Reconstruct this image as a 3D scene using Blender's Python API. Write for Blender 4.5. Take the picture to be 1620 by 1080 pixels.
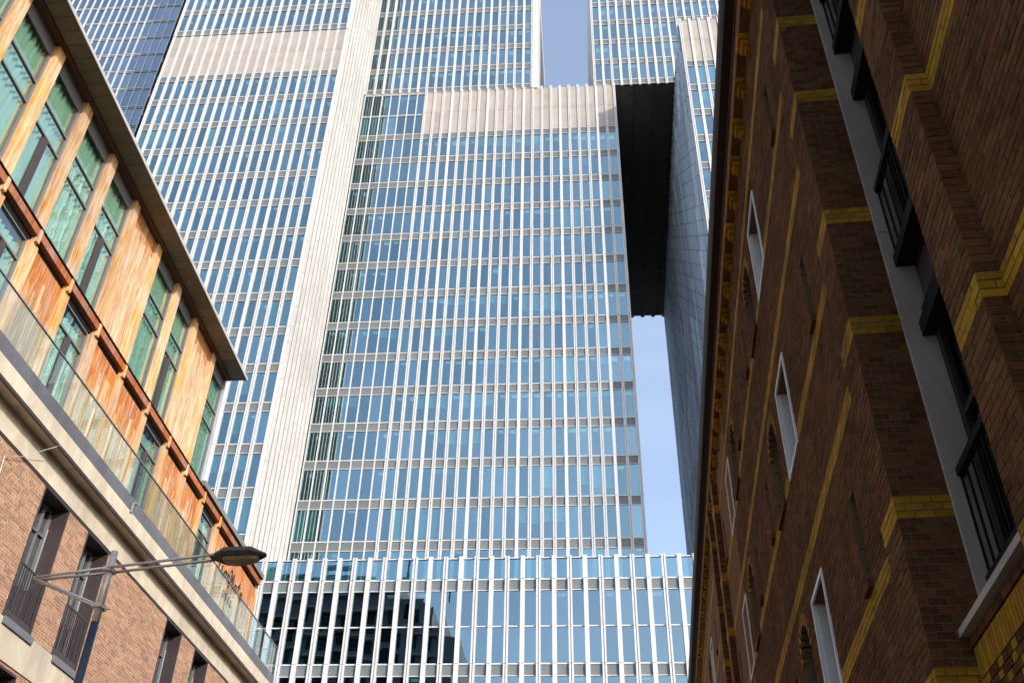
import bpy, math, random
from mathutils import Matrix, Vector
random.seed(7)
R = random.random
for o in list(bpy.data.objects): bpy.data.objects.remove(o)
SC = bpy.context.scene
COL = SC.collection

# ------------------------------------------------------------------ camera
EYE = 1.6
PITCH, ROLL, FPX = math.radians(37.509), math.radians(1.289), 1575.0
cp, sp, cr, sr = math.cos(PITCH), math.sin(PITCH), math.cos(ROLL), math.sin(ROLL)
FW = Vector((0, cp, sp)); UP0 = Vector((0, -sp, cp)); RT0 = Vector((1, 0, 0))
RT = cr*RT0 + sr*UP0; UP = -sr*RT0 + cr*UP0
cam = bpy.data.cameras.new('camera'); camo = bpy.data.objects.new('camera', cam); COL.objects.link(camo)
m = Matrix((RT, UP, -FW)).transposed().to_4x4(); m.translation = (0, 0, EYE); camo.matrix_world = m
cam.sensor_width = 36; cam.lens = 35; cam.clip_end = 5000; cam.clip_start = 0.05
SC.camera = camo
SC.render.resolution_x, SC.render.resolution_y = 1024, 682
# ------------------------------------------------------------------ light
AZ, EL = math.radians(137.8), math.radians(22.8)      # towards the sun, clockwise from +Y
SUN = Vector((math.sin(AZ)*math.cos(EL), math.cos(AZ)*math.cos(EL), math.sin(EL)))
W = bpy.data.worlds.new('World'); SC.world = W; W.use_nodes = True
wn, wl = W.node_tree.nodes, W.node_tree.links
bg = wn['Background']; sky = wn.new('ShaderNodeTexSky'); sky.sky_type = 'NISHITA'; sky.sun_disc = False
sky.sun_elevation = EL; sky.sun_rotation = AZ; sky.air_density = 1.0; sky.dust_density = 2.0; sky.ozone_density = 1.5
# thin high cirrus over the whole sky
wt = wn.new('ShaderNodeTexCoord'); wm = wn.new('ShaderNodeMapping'); wm.inputs['Scale'].default_value = (1.6, 2.6, 3.2); wl.new(wt.outputs['Generated'], wm.inputs[0])
wz = wn.new('ShaderNodeTexNoise'); wz.inputs['Scale'].default_value = 1.6; wz.inputs['Detail'].default_value = 5; wz.inputs['Distortion'].default_value = .6; wl.new(wm.outputs[0], wz.inputs['Vector'])
wr = wn.new('ShaderNodeMapRange'); wr.inputs['From Min'].default_value = .38; wr.inputs['From Max'].default_value = .75; wr.inputs['To Min'].default_value = .14; wr.inputs['To Max'].default_value = .32; wl.new(wz.outputs['Fac'], wr.inputs[0])
wx = wn.new('ShaderNodeMix'); wx.data_type = 'RGBA'; wl.new(wr.outputs[0], wx.inputs[0]); wl.new(sky.outputs[0], wx.inputs[6]); wx.inputs[7].default_value = (4.8, 5.3, 6.5, 1)
wl.new(wx.outputs[2], bg.inputs[0]); bg.inputs[1].default_value = 0.15
sl = bpy.data.lights.new('sun', 'SUN'); sl.energy = 2.1; sl.angle = math.radians(0.5); sl.color = (1, 0.955, 0.90)
so = bpy.data.objects.new('sun', sl); COL.objects.link(so); so.rotation_euler = SUN.to_track_quat('Z', 'Y').to_euler(); so.location = (60, -60, 80)
vs = SC.view_settings; vs.view_transform = 'Standard'; vs.look = 'None'; vs.exposure = 0.92; vs.gamma = 1; vs.use_curve_mapping = False
SC.render.engine = 'CYCLES'
SC.cycles.max_bounces = 8; SC.cycles.transparent_max_bounces = 12; SC.cycles.glossy_bounces = 4
SC.cycles.caustics_reflective = False; SC.cycles.caustics_refractive = False

# ------------------------------------------------------------------ frames: x = lateral to the right, y = away from camera
AT, AL, AR = math.radians(-4.691), -math.radians(5.482), -math.radians(7.880)
def proj(ang, p):
    c, s = math.cos(ang), math.sin(ang)
    w = Vector((c*p[0]-s*p[1], s*p[0]+c*p[1], p[2]-EYE)); d = w.dot(FW)
    if d < .1: return None
    return 810+FPX*w.dot(RT)/d, 540-FPX*w.dot(UP)/d, d

# ------------------------------------------------------------------ materials
def nodes(mt): return mt.node_tree.nodes, mt.node_tree.links
def mat(name, col, rough=.6, metal=0, var=.12, scale=3.0, bump=0, spec=.4, stretch=None, vary=0, col2=None, soot=0):
    """plain painted / stone / metal surface: colour broken up by noise, per-piece variation, fine relief"""
    mt = bpy.data.materials.new(name); mt.use_nodes = True; n, l = nodes(mt); b = n['Principled BSDF']
    b.inputs['Roughness'].default_value = rough; b.inputs['Metallic'].default_value = metal
    b.inputs['Specular IOR Level'].default_value = spec
    tc = n.new('ShaderNodeTexCoord'); mp = n.new('ShaderNodeMapping'); l.new(tc.outputs['Object'], mp.inputs[0])
    if stretch: mp.inputs['Scale'].default_value = stretch
    nz = n.new('ShaderNodeTexNoise'); nz.inputs['Scale'].default_value = scale; nz.inputs['Detail'].default_value = 6; nz.inputs['Roughness'].default_value = .65
    l.new(mp.outputs[0], nz.inputs['Vector'])
    rp = n.new('ShaderNodeValToRGB'); rp.color_ramp.elements[0].position = .3; rp.color_ramp.elements[1].position = .7
    c2 = col2 or tuple(min(1, c*(1+var)) for c in col)
    rp.color_ramp.elements[0].color = (*[c*(1-var) for c in col], 1); rp.color_ramp.elements[1].color = (*c2, 1)
    l.new(nz.outputs['Fac'], rp.inputs[0]); out = rp.outputs[0]
    if soot:      # broad patches of grime across the wall, in building space
        n5 = n.new('ShaderNodeTexNoise'); n5.inputs['Scale'].default_value = .9; n5.inputs['Detail'].default_value = 5; ge5 = n.new('ShaderNodeNewGeometry'); l.new(ge5.outputs['Position'], n5.inputs['Vector'])
        r5 = n.new('ShaderNodeMapRange'); r5.inputs['From Min'].default_value = .3; r5.inputs['From Max'].default_value = .7; r5.inputs['To Min'].default_value = 1-.4*soot; r5.inputs['To Max'].default_value = 1+.3*soot; l.new(n5.outputs['Fac'], r5.inputs[0])
        h5 = n.new('ShaderNodeHueSaturation'); l.new(out, h5.inputs['Color']); l.new(r5.outputs[0], h5.inputs['Value']); out = h5.outputs[0]
    if vary:
        ge = n.new('ShaderNodeNewGeometry'); oi = n.new('ShaderNodeObjectInfo')
        ad = n.new('ShaderNodeMath'); ad.operation = 'ADD'; l.new(ge.outputs['Random Per Island'], ad.inputs[0]); l.new(oi.outputs['Random'], ad.inputs[1])
        fr = n.new('ShaderNodeMath'); fr.operation = 'FRACT'; l.new(ad.outputs[0], fr.inputs[0])
        mr = n.new('ShaderNodeMapRange'); mr.inputs['To Min'].default_value = 1-vary; mr.inputs['To Max'].default_value = 1+vary; l.new(fr.outputs[0], mr.inputs[0])
        hs = n.new('ShaderNodeHueSaturation'); l.new(out, hs.inputs['Color']); l.new(mr.outputs[0], hs.inputs['Value'])
        mh = n.new('ShaderNodeMapRange'); mh.inputs['To Min'].default_value = .5-.04*vary; mh.inputs['To Max'].default_value = .5+.04*vary
        m7 = n.new('ShaderNodeMath'); m7.operation = 'MULTIPLY'; m7.inputs[1].default_value = 7.13; l.new(fr.outputs[0], m7.inputs[0])
        f7 = n.new('ShaderNodeMath'); f7.operation = 'FRACT'; l.new(m7.outputs[0], f7.inputs[0]); l.new(f7.outputs[0], mh.inputs[0]); l.new(mh.outputs[0], hs.inputs['Hue'])
        out = hs.outputs[0]
    l.new(out, b.inputs['Base Color'])
    if bump:
        nb = n.new('ShaderNodeTexNoise'); nb.inputs['Scale'].default_value = scale*9; nb.inputs['Detail'].default_value = 4; l.new(mp.outputs[0], nb.inputs['Vector'])
        bp = n.new('ShaderNodeBump'); bp.inputs['Strength'].default_value = bump; bp.inputs['Distance'].default_value = .01
        l.new(nb.outputs['Fac'], bp.inputs['Height']); l.new(bp.outputs[0], b.inputs['Normal'])
    return mt
def glass(name, tint, refl, gcol=(1, 1, 1), rough=.0, wav=0, vary=0):
    """coated facade glass: part mirror, part tinted see-through"""
    mt = bpy.data.materials.new(name); mt.use_nodes = True; n, l = nodes(mt); n.remove(n['Principled BSDF'])
    tr = n.new('ShaderNodeBsdfTransparent'); tr.inputs[0].default_value = (*tint, 1)
    gl = n.new('ShaderNodeBsdfGlossy'); gl.inputs['Color'].default_value = (*gcol, 1); gl.inputs['Roughness'].default_value = rough
    lw = n.new('ShaderNodeLayerWeight'); lw.inputs[0].default_value = .5
    pw = n.new('ShaderNodeMath'); pw.operation = 'POWER'; pw.inputs[1].default_value = 4.5; l.new(lw.outputs['Facing'], pw.inputs[0])
    mr = n.new('ShaderNodeMapRange'); mr.inputs['To Min'].default_value = refl; mr.inputs['To Max'].default_value = 1
    l.new(pw.outputs[0], mr.inputs[0])
    mx = n.new('ShaderNodeMixShader'); l.new(mr.outputs[0], mx.inputs[0]); l.new(tr.outputs[0], mx.inputs[1]); l.new(gl.outputs[0], mx.inputs[2])
    l.new(mx.outputs[0], n['Material Output'].inputs[0])
    if vary:
        ge = n.new('ShaderNodeNewGeometry'); oi = n.new('ShaderNodeObjectInfo'); ad = n.new('ShaderNodeMath'); l.new(ge.outputs['Random Per Island'], ad.inputs[0]); l.new(oi.outputs['Random'], ad.inputs[1])
        fr = n.new('ShaderNodeMath'); fr.operation = 'FRACT'; l.new(ad.outputs[0], fr.inputs[0])
        vr = n.new('ShaderNodeMapRange'); vr.inputs['To Min'].default_value = 1-vary; vr.inputs['To Max'].default_value = 1+vary*.4; l.new(fr.outputs[0], vr.inputs[0])
        hs = n.new('ShaderNodeHueSaturation'); hs.inputs['Color'].default_value = (*gcol, 1); l.new(vr.outputs[0], hs.inputs['Value']); l.new(hs.outputs[0], gl.inputs['Color'])
    if wav:
        tc = n.new('ShaderNodeTexCoord'); nz = n.new('ShaderNodeTexNoise'); nz.inputs['Scale'].default_value = 1.3; l.new(tc.outputs['Object'], nz.inputs[0])
        bp = n.new('ShaderNodeBump'); bp.inputs['Strength'].default_value = wav; bp.inputs['Distance'].default_value = .02; l.new(nz.outputs['Fac'], bp.inputs['Height']); l.new(bp.outputs[0], gl.inputs['Normal'])
    return mt
def wood(name, c1, c2, c3, rough=.55):
    """weathered boards: stretched grain, knots, per-board tone"""
    mt = bpy.data.materials.new(name); mt.use_nodes = True; n, l = nodes(mt); b = n['Principled BSDF']; b.inputs['Roughness'].default_value = rough
    tc = n.new('ShaderNodeTexCoord'); oi = n.new('ShaderNodeObjectInfo'); mp = n.new('ShaderNodeMapping'); mp.inputs['Scale'].default_value = (18, 18, 1.1)
    of = n.new('ShaderNodeVectorMath'); of.operation = 'ADD'; sc = n.new('ShaderNodeMath'); sc.operation = 'MULTIPLY'; sc.inputs[1].default_value = 37; l.new(oi.outputs['Random'], sc.inputs[0])
    l.new(tc.outputs['Object'], of.inputs[0]); l.new(sc.outputs[0], of.inputs[1]); l.new(of.outputs[0], mp.inputs[0])
    nz = n.new('ShaderNodeTexNoise'); nz.inputs['Scale'].default_value = 1.0; nz.inputs['Detail'].default_value = 8; nz.inputs['Distortion'].default_value = .8; l.new(mp.outputs[0], nz.inputs['Vector'])
    rp = n.new('ShaderNodeValToRGB'); e = rp.color_ramp.elements; e[0].position = .28; e[0].color = (*c1, 1); e[1].position = .72; e[1].color = (*c3, 1)
    x = e.new(.5); x.color = (*c2, 1); l.new(nz.outputs['Fac'], rp.inputs[0])
    n2 = n.new('ShaderNodeTexNoise'); n2.inputs['Scale'].default_value = 1.2; l.new(of.outputs[0], n2.inputs['Vector'])
    hs = n.new('ShaderNodeHueSaturation'); l.new(rp.outputs[0], hs.inputs['Color'])
    mr = n.new('ShaderNodeMapRange'); mr.inputs['To Min'].default_value = .80; mr.inputs['To Max'].default_value = 1.12; l.new(oi.outputs['Random'], mr.inputs[0]); l.new(mr.outputs[0], hs.inputs['Value'])
    m3 = n.new('ShaderNodeMapRange'); m3.inputs['From Min'].default_value = .3; m3.inputs['From Max'].default_value = .7; m3.inputs['To Min'].default_value = .7; m3.inputs['To Max'].default_value = 1.15; l.new(n2.outputs['Fac'], m3.inputs[0]); l.new(m3.outputs[0], hs.inputs['Saturation'])
    l.new(hs.outputs[0], b.inputs['Base Color'])
    bp = n.new('ShaderNodeBump'); bp.inputs['Strength'].default_value = .25; bp.inputs['Distance'].default_value = .006; l.new(nz.outputs['Fac'], bp.inputs['Height']); l.new(bp.outputs[0], b.inputs['Normal'])
    return mt
def brick_tex(name, c1, c2, mort, w=.22, h=.0664):
    """brickwork too far off to tell the bricks apart"""
    mt = bpy.data.materials.new(name); mt.use_nodes = True; n, l = nodes(mt); b = n['Principled BSDF']; b.inputs['Roughness'].default_value = .95; b.inputs['Specular IOR Level'].default_value = .08
    tc = n.new('ShaderNodeTexCoord'); sx = n.new('ShaderNodeSeparateXYZ'); cx = n.new('ShaderNodeCombineXYZ'); l.new(tc.outputs['Object'], sx.inputs[0])
    ad = n.new('ShaderNodeMath'); l.new(sx.outputs[0], ad.inputs[0]); l.new(sx.outputs[1], ad.inputs[1]); l.new(ad.outputs[0], cx.inputs[0]); l.new(sx.outputs[2], cx.inputs[1])
    bt = n.new('ShaderNodeTexBrick'); bt.inputs['Color1'].default_value = (*c1, 1); bt.inputs['Color2'].default_value = (*c2, 1); bt.inputs['Mortar'].default_value = (*mort, 1)
    bt.inputs['Scale'].default_value = 1; bt.inputs['Brick Width'].default_value = w; bt.inputs['Row Height'].default_value = h; bt.inputs['Mortar Size'].default_value = .006
    l.new(cx.outputs[0], bt.inputs['Vector']); l.new(bt.outputs[0], b.inputs['Base Color'])
    return mt
M = dict(
 white=mat('white_coated_metal', (.59, .60, .615), .38, 0, .07, .7, stretch=(3, 3, .35)),
 white2=mat('white_side_cladding', (.575, .58, .58), .5, 0, .14, .5, stretch=(3, 3, .25), soot=.15, vary=.06),
 flank=mat('grey_flank_backing', (.20, .20, .20), .6, 0, .15, 1),
 shadeside=mat('shaded_side_cladding', (.68, .75, .84), .45, 0, .12, .5, stretch=(3, 3, .25), vary=.30),  # the white side cladding again, with bluish shade put into its colour
 spandrel=mat('grey_spandrel', (.15, .172, .182), .45, 0, .10, 1.5, vary=.08),
 beige=mat('beige_panel', (.385, .345, .31), .7, 0, .09, 2, vary=.09, soot=.25),
 glass=glass('facade_glass', (.50, .74, .76), .33, (.70, .90, .97), vary=.20),
 glass_pod=glass('podium_glass', (.35, .6, .62), .31, (.74, .90, 1), vary=.12, wav=.03),
 interior=mat('dark_interior', (.05, .12, .115), .8, 0, .3, .6),
 ceiling=mat('office_ceiling', (.30, .33, .33), .8, 0, .2, .5),
 blind=mat('pale_green_blind', (.62, .74, .66), .8, 0, .08, 2, vary=.15),
 blindw=mat('white_blind', (.72, .74, .72), .8, 0, .08, 2, vary=.15),
 blindg=mat('grey_blind', (.30, .36, .36), .8, 0, .08, 2, vary=.15),
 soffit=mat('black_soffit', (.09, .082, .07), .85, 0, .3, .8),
 darkclad=mat('dark_cladding', (.03, .032, .04), .4, 0, .2, 1),
 roof=mat('grey_roofing', (.18, .18, .18), .9, 0, .2, .4),
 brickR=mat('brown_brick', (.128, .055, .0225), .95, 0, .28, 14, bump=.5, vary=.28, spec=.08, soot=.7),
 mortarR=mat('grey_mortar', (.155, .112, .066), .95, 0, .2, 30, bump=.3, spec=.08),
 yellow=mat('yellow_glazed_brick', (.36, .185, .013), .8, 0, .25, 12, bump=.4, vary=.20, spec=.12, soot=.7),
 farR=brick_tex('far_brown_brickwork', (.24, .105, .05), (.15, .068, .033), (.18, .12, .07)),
 stone=mat('grey_stone_jamb', (.44, .375, .32), .85, 0, .12, 40, bump=.3, soot=.6),
 whiteframe=mat('white_stone_frame', (.72, .70, .68), .6, 0, .08, 6),
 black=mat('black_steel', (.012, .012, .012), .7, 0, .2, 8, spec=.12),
 gutter=mat('dark_gutter', (.035, .024, .016), .6, 0, .4, 3, stretch=(4, .3, 4)),
 darkglass=glass('dark_window_glass', (.25, .28, .28), .05, (.5, .55, .55)),
 baywood=mat('dark_green_joinery', (.03, .033, .03), .7, 0, .2, 5, spec=.15),
 brickL=mat('red_brick', (.385, .22, .14), .85, 0, .22, 12, bump=.4, vary=.24),
 mortarL=mat('sandy_mortar', (.74, .56, .39), .95, 0, .12, 25, bump=.3),
 concrete=mat('sandy_concrete', (.58, .50, .385), .9, 0, .16, 2.6, bump=.35, soot=.45, stretch=(1, 1, .35)),
 parapet=mat('slate_parapet', (.12, .12, .135), .5, 0, .18, 1.6, soot=.5),
 lining=mat('brown_window_lining', (.055, .04, .042), .45, 0, .2, 4),
 greyframe=mat('grey_window_frame', (.16, .165, .18), .4, 0, .1, 5),
 lightframe=mat('light_window_frame', (.5, .52, .55), .35, .3, .1, 5),
 curtainw=mat('white_net_curtain', (.72, .71, .64), .9, 0, .08, 3),
 curtaing=mat('pale_green_curtain', (.66, .72, .64), .9, 0, .15, 1.5, stretch=(3, 3, .4)),
 glassL=glass('window_glass', (.76, .88, .84), .18, (.92, .97, 1), wav=.05),
 railglass=glass('balustrade_glass', (.88, .94, .92), .07, (1, 1, 1)),
 plank=wood('bleached_plank', (.40, .18, .065), (.64, .395, .205), (.81, .60, .41)),
 plank_o=wood('orange_plank', (.30, .085, .016), (.50, .165, .035), (.60, .27, .08)),
 plank_m=wood('honey_plank', (.34, .12, .03), (.53, .23, .07), (.64, .36, .15)),
 plank_g=wood('greyed_plank', (.28, .19, .095), (.44, .32, .175), (.56, .44, .27)),
 post=wood('timber_post', (.42, .17, .05), (.64, .365, .155), (.78, .56, .33)),
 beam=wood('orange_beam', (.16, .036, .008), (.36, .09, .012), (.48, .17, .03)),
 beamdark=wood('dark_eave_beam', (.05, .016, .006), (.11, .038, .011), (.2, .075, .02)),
 soffitwood=wood('brown_eave_board', (.10, .07, .04), (.17, .125, .07), (.22, .165, .10)),
 fascia=mat('white_fascia', (.42, .42, .41), .5, 0, .05, 2),
 steel=mat('galvanised_steel', (.56, .51, .47), .4, .25, .15, 8),
 steelblue=mat('blue_painted_steel', (.035, .05, .085), .35, .2, .1, 6),
 lamp=mat('dark_lamp_housing', (.045, .035, .03), .45, 0, .4, 9),
 lens=mat('clouded_lamp_lens', (.34, .26, .165), .3, 0, .45, 7),
 sign=mat('black_sign_metal', (.02, .015, .012), .5, 0, .1, 9),
 asphalt=mat('asphalt', (.055, .055, .055), .9, 0, .2, 6, bump=.3),
 paver=mat('brick_paving', (.20, .17, .145), .9, 0, .2, 5, bump=.3),
 kerb=mat('kerb_stone', (.34, .34, .33), .85, 0, .1, 4),
 render=mat('dark_render', (.19, .20, .21), .85, 0, .2, .3),
)

def lit(name, col, st):
    mt = bpy.data.materials.new(name); mt.use_nodes = True; n, l = nodes(mt); b = n['Principled BSDF']
    b.inputs['Base Color'].default_value = (*col, 1); b.inputs['Emission Color'].default_value = (*col, 1); b.inputs['Emission Strength'].default_value = st; return mt
M['ceilpanel'] = lit('lit_ceiling_panel', (.75, .9, .88), .34)
M['glass_deep'] = glass('deep_blue_glass', (.3, .45, .55), .42, (.70, .86, 1), vary=.18)
# ------------------------------------------------------------------ mesh helpers
class MB:
    def __init__(s): s.v = []; s.f = []
    def box(s, x0, x1, y0, y1, z0, z1):
        i = len(s.v); s.v += [(x0,y0,z0),(x1,y0,z0),(x1,y1,z0),(x0,y1,z0),(x0,y0,z1),(x1,y0,z1),(x1,y1,z1),(x0,y1,z1)]
        s.f += [(i,i+3,i+2,i+1),(i+4,i+5,i+6,i+7),(i,i+1,i+5,i+4),(i+1,i+2,i+6,i+5),(i+2,i+3,i+7,i+6),(i+3,i,i+4,i+7)]; return s
    def jbox(s, x0, x1, y0, y1, z0, z1, j=.0022):      # a slightly irregular block
        s.box(x0, x1, y0, y1, z0, z1); g = lambda q: q+(R()-.5)*2*j
        s.v[-8:] = [(g(x), g(y), g(z)) for x, y, z in s.v[-8:]]; return s
    def hexa(s, p):        # 8 corners, bottom ring then top ring
        i = len(s.v); s.v += [tuple(q) for q in p]
        s.f += [(i,i+3,i+2,i+1),(i+4,i+5,i+6,i+7),(i,i+1,i+5,i+4),(i+1,i+2,i+6,i+5),(i+2,i+3,i+7,i+6),(i+3,i,i+4,i+7)]; return s
    def tube(s, a, b, r0, r1=None, n=12):
        a, b = Vector(a), Vector(b); r1 = r0 if r1 is None else r1; d = (b-a).normalized()
        u = d.orthogonal().normalized(); w = d.cross(u); i = len(s.v)
        for c, r in ((a, r0), (b, r1)):
            for k in range(n):
                t = 2*math.pi*k/n; s.v.append(tuple(c+u*(r*math.cos(t))+w*(r*math.sin(t))))
        s.f += [(i+k, i+(k+1) % n, i+n+(k+1) % n, i+n+k) for k in range(n)]
        s.f += [tuple(range(i+n-1, i-1, -1)), tuple(range(i+n, i+2*n))]; return s
    def loft(s, rings):
        i = len(s.v); n = len(rings[0])
        for r in rings: s.v += [tuple(p) for p in r]
        for j in range(len(rings)-1):
            for k in range(n): s.f.append((i+j*n+k, i+j*n+(k+1) % n, i+(j+1)*n+(k+1) % n, i+(j+1)*n+k))
        s.f += [tuple(range(i+n-1, i-1, -1)), tuple(range(i+(len(rings)-1)*n, i+len(rings)*n))]; return s
    def mesh(s, name, mt, off=(0, 0, 0), smooth=False):
        me = bpy.data.meshes.new(name)
        me.from_pydata([(x-off[0], y-off[1], z-off[2]) for x, y, z in s.v], [], s.f); me.update()
        me.materials.append(M[mt] if isinstance(mt, str) else mt)
        if smooth:
            for p in me.polygons: p.use_smooth = True
        return me
class Thing:
    """top-level Empty at the thing's base; parts are given in the frame's coordinates"""
    def __init__(s, name, label, cat, ang, base, group=None):
        s.ang = ang; s.base = base; c, q = math.cos(ang), math.sin(ang)
        s.o = bpy.data.objects.new(name, None); COL.objects.link(s.o); s.o.empty_display_size = .5
        s.o.location = (c*base[0]-q*base[1], q*base[0]+c*base[1], base[2] if len(base) > 2 else 0); s.o.rotation_euler = (0, 0, ang)
        s.o['label'] = label; s.o['category'] = cat
        if group: s.o['group'] = group
        s.b3 = (base[0], base[1], base[2] if len(base) > 2 else 0)
    shear = None
    def part(s, name, mb, mt, parent=None, stuff=False, label=None, smooth=False):
        """mesh part; its origin is moved to the middle of its own box"""
        if not mb.v: return None
        if s.shear: mb.v = [(x-s.shear[0]*(y-s.shear[1]), y, z) for x, y, z in mb.v]      # storey stands at a slight angle to the frame
        xs, ys, zs = zip(*mb.v); c = ((min(xs)+max(xs))/2, (min(ys)+max(ys))/2, (min(zs)+max(zs))/2)
        me = mb.mesh(name, mt, c, smooth); return s.place(name, me, c, parent, stuff, label)
    def place(s, name, me, c, parent=None, stuff=False, label=None):
        o = bpy.data.objects.new(name, me); COL.objects.link(o)
        o.parent = parent or s.o
        p0 = s.b3 if parent is None else parent['_c']
        o.location = (c[0]-p0[0], c[1]-p0[1], c[2]-p0[2]); o['_c'] = list(c)
        if stuff: o['kind'] = 'stuff'
        if label: o['label'] = label
        return o
def structure(name, mb, mt):
    o = bpy.data.objects.new(name, mb.mesh(name, mt)); COL.objects.link(o); o['kind'] = 'structure'; return o

# ------------------------------------------------------------------ ground
structure('ground', MB().box(-1500, 1500, -1500, 1500, -.5, 0), 'asphalt')
rd = structure('road', MB().box(-5.2, -1.0, -60, 56, .004, .008), 'paver'); rd.rotation_euler[2] = AL
pv = structure('pavement', MB().box(-12.2, -5.35, -60, 56, .0, .13), 'paver'); pv.rotation_euler[2] = AL
kb = structure('kerb', MB().box(-5.35, -5.2, -60, 56, .0, .14), 'kerb'); kb.rotation_euler[2] = AL

# ------------------------------------------------------------------ towers
LIM = 300
def pieces(th, name, rects, mt, key, v0, v1, stuffname):
    """rects (u0,u1,z0,z1): the 300 that show largest become parts of their own (shared meshes), the rest one joined part"""
    sc = []
    for r in rects:
        p = proj(th.ang, (r[0], v0, r[2])); q = proj(th.ang, (r[1], v0, r[3])); a = 0
        if p and q and max(p[0], q[0]) > 0 and min(p[0], q[0]) < 1620 and max(p[1], q[1]) > 0 and min(p[1], q[1]) < 1080: a = abs((p[0]-q[0])*(p[1]-q[1]))
        sc.append((a, r))
    sc.sort(key=lambda t: -t[0]); rest = MB(); cache = {}
    for i, (a, r) in enumerate(sc):
        if i < LIM and a > 0:
            k = (round(r[1]-r[0], 3), round(r[3]-r[2], 3))
            if k not in cache: cache[k] = MB().box(-k[0]/2, k[0]/2, 0, v1-v0, -k[1]/2, k[1]/2).mesh(name, mt)
            o = th.place(name, cache[k], ((r[0]+r[1])/2, v0, (r[2]+r[3])/2))
            if key == 'pane': o.rotation_euler = ((R()-.5)*.012, 0, (R()-.5)*.016)
        else: rest.box(r[0], r[1], v0, v1, r[2], r[3])
    th.part(stuffname, rest, mt, stuff=True)
def fin_mesh(kind, zs, depth, w):
    """full-height facade fin, one length per storey with an open joint"""
    b = MB()
    for z0, z1 in zip(zs[:-1], zs[1:]):
        z0 += .012; z1 -= .012
        if kind == 'solid': b.box(-w/2, w/2, -depth, .03, z0, z1)
        elif kind == 'groove':
            g = w*.10
            b.box(-w/2, -g, -depth, .03, z0, z1); b.box(g, w/2, -depth, .03, z0, z1); b.box(-g+.001, g-.001, -depth*.35, .03, z0, z1)
        else: b.box(-.055, .055, -.07, .03, z0, z1)
    return b.mesh('fin', 'white')
def facade(th, u0, n, pitch, v, zj, kinds, depth=.15, w=.27, sp=.80, glassmat='glass', blind=.10, split=(), inner=2.6, mid=None, ceil=.5, thin_spandrel=False, fin_z=None):
    u1 = u0+n*pitch; panes, spans = [], []
    for j in range(len(zj)-1):
        z0, z1 = zj[j], zj[j+1]; zs = z1-sp
        th.part('transom', MB().box(u0, u1, v-.075, v+.02, z1-.035, z1+.055), 'white')
        th.part('transom', MB().box(u0, u1, v-.06, v+.02, zs-.025, zs+.025), 'white')
        if mid: th.part('transom', MB().box(u0, u1, v-.05, v+.02, z0+mid-.04, z0+mid+.04), 'white')
        th.part('floor_slab', MB().box(u0+.05, u1-.05, v+.06, v+inner, zs+.02, z1+.02), 'ceiling')
        cb = MB(); cl = ceil*random.choice((.1, .4, 1, 1.5)); dp = .2+.5*R()
        for c in range(n):
            a, b = u0+c*pitch+.02, u0+(c+1)*pitch-.02
            spans.append((a, b, zs+.025, z1-.035))
            if mid: panes += [(a, b, z0+.055, z0+mid-.04), (a, b, z0+mid+.04, zs-.03)]
            else: panes.append((a, b, z0+.055, zs-.03))
            if R() < cl: cb.box(a+.15+.2*R(), b-.15-.2*R(), v+dp, v+dp+.25+.3*R(), zs-.03, zs+.01)
        th.part('ceiling_light', cb, 'ceilpanel')
        c = 0
        while c < n:       # blinds come in runs
            if R() < blind:
                k = random.choice((1, 1, 2, 3, 4)); h = random.choice((.2, .35, .5, .7, 1.0, 1.0)); bm = random.choice(('blind', 'blind', 'blindw', 'blindg'))
                for q in range(k):
                    if c+q < n:
                        a, b = u0+(c+q)*pitch+.06, u0+(c+q+1)*pitch-.06
                        p = proj(th.ang, (a, v, zs))
                        if p and 0 < p[0] < 1620 and 0 < p[1] < 1080:
                            hh = (zs-z0-.2)*min(1, h*(.9+.2*R())); th.part('blind', MB().box(a, b, v+.12, v+.13, zs-.05-hh, zs-.05), bm)
                c += k
            c += 1
    th.part('back_wall', MB().box(u0+.05, u1-.05, v+inner, v+inner+.2, zj[0], zj[-1]), 'interior')
    pieces(th, 'pane', panes, glassmat, 'pane', v, v+.02, 'pane_field')
    pieces(th, 'spandrel', spans, 'spandrel', 's', v-.03, v+.02, 'spandrel_field')
    cache = {}
    for c in range(n+1):
        k = kinds(c)
        if k not in cache: cache[k] = fin_mesh(k, fin_z or [zj[0]]+[z+.02 for z in zj[1:]], depth, w)
        th.place('fin', cache[k], (u0+c*pitch, v, 0))
def beige_band(th, u0, n, pitch, v, z0, z1):
    cache = {}; zm = (z0+z1)/2
    for c in range(n):
        for a, b in ((z0+.03, zm-.015), (zm+.015, z1-.05)):
            k = round(b-a, 3)
            if k not in cache: cache[k] = MB().box(-pitch/2+.012, pitch/2-.012, 0, .05, -k/2, k/2).mesh('panel', 'beige')
            th.place('panel', cache[k], (u0+(c+.5)*pitch, v-.05, (a+b)/2))
    th.part('panel_backing', MB().box(u0, u0+n*pitch, v+.005, v+.1, z0, z1), 'darkclad')
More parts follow.
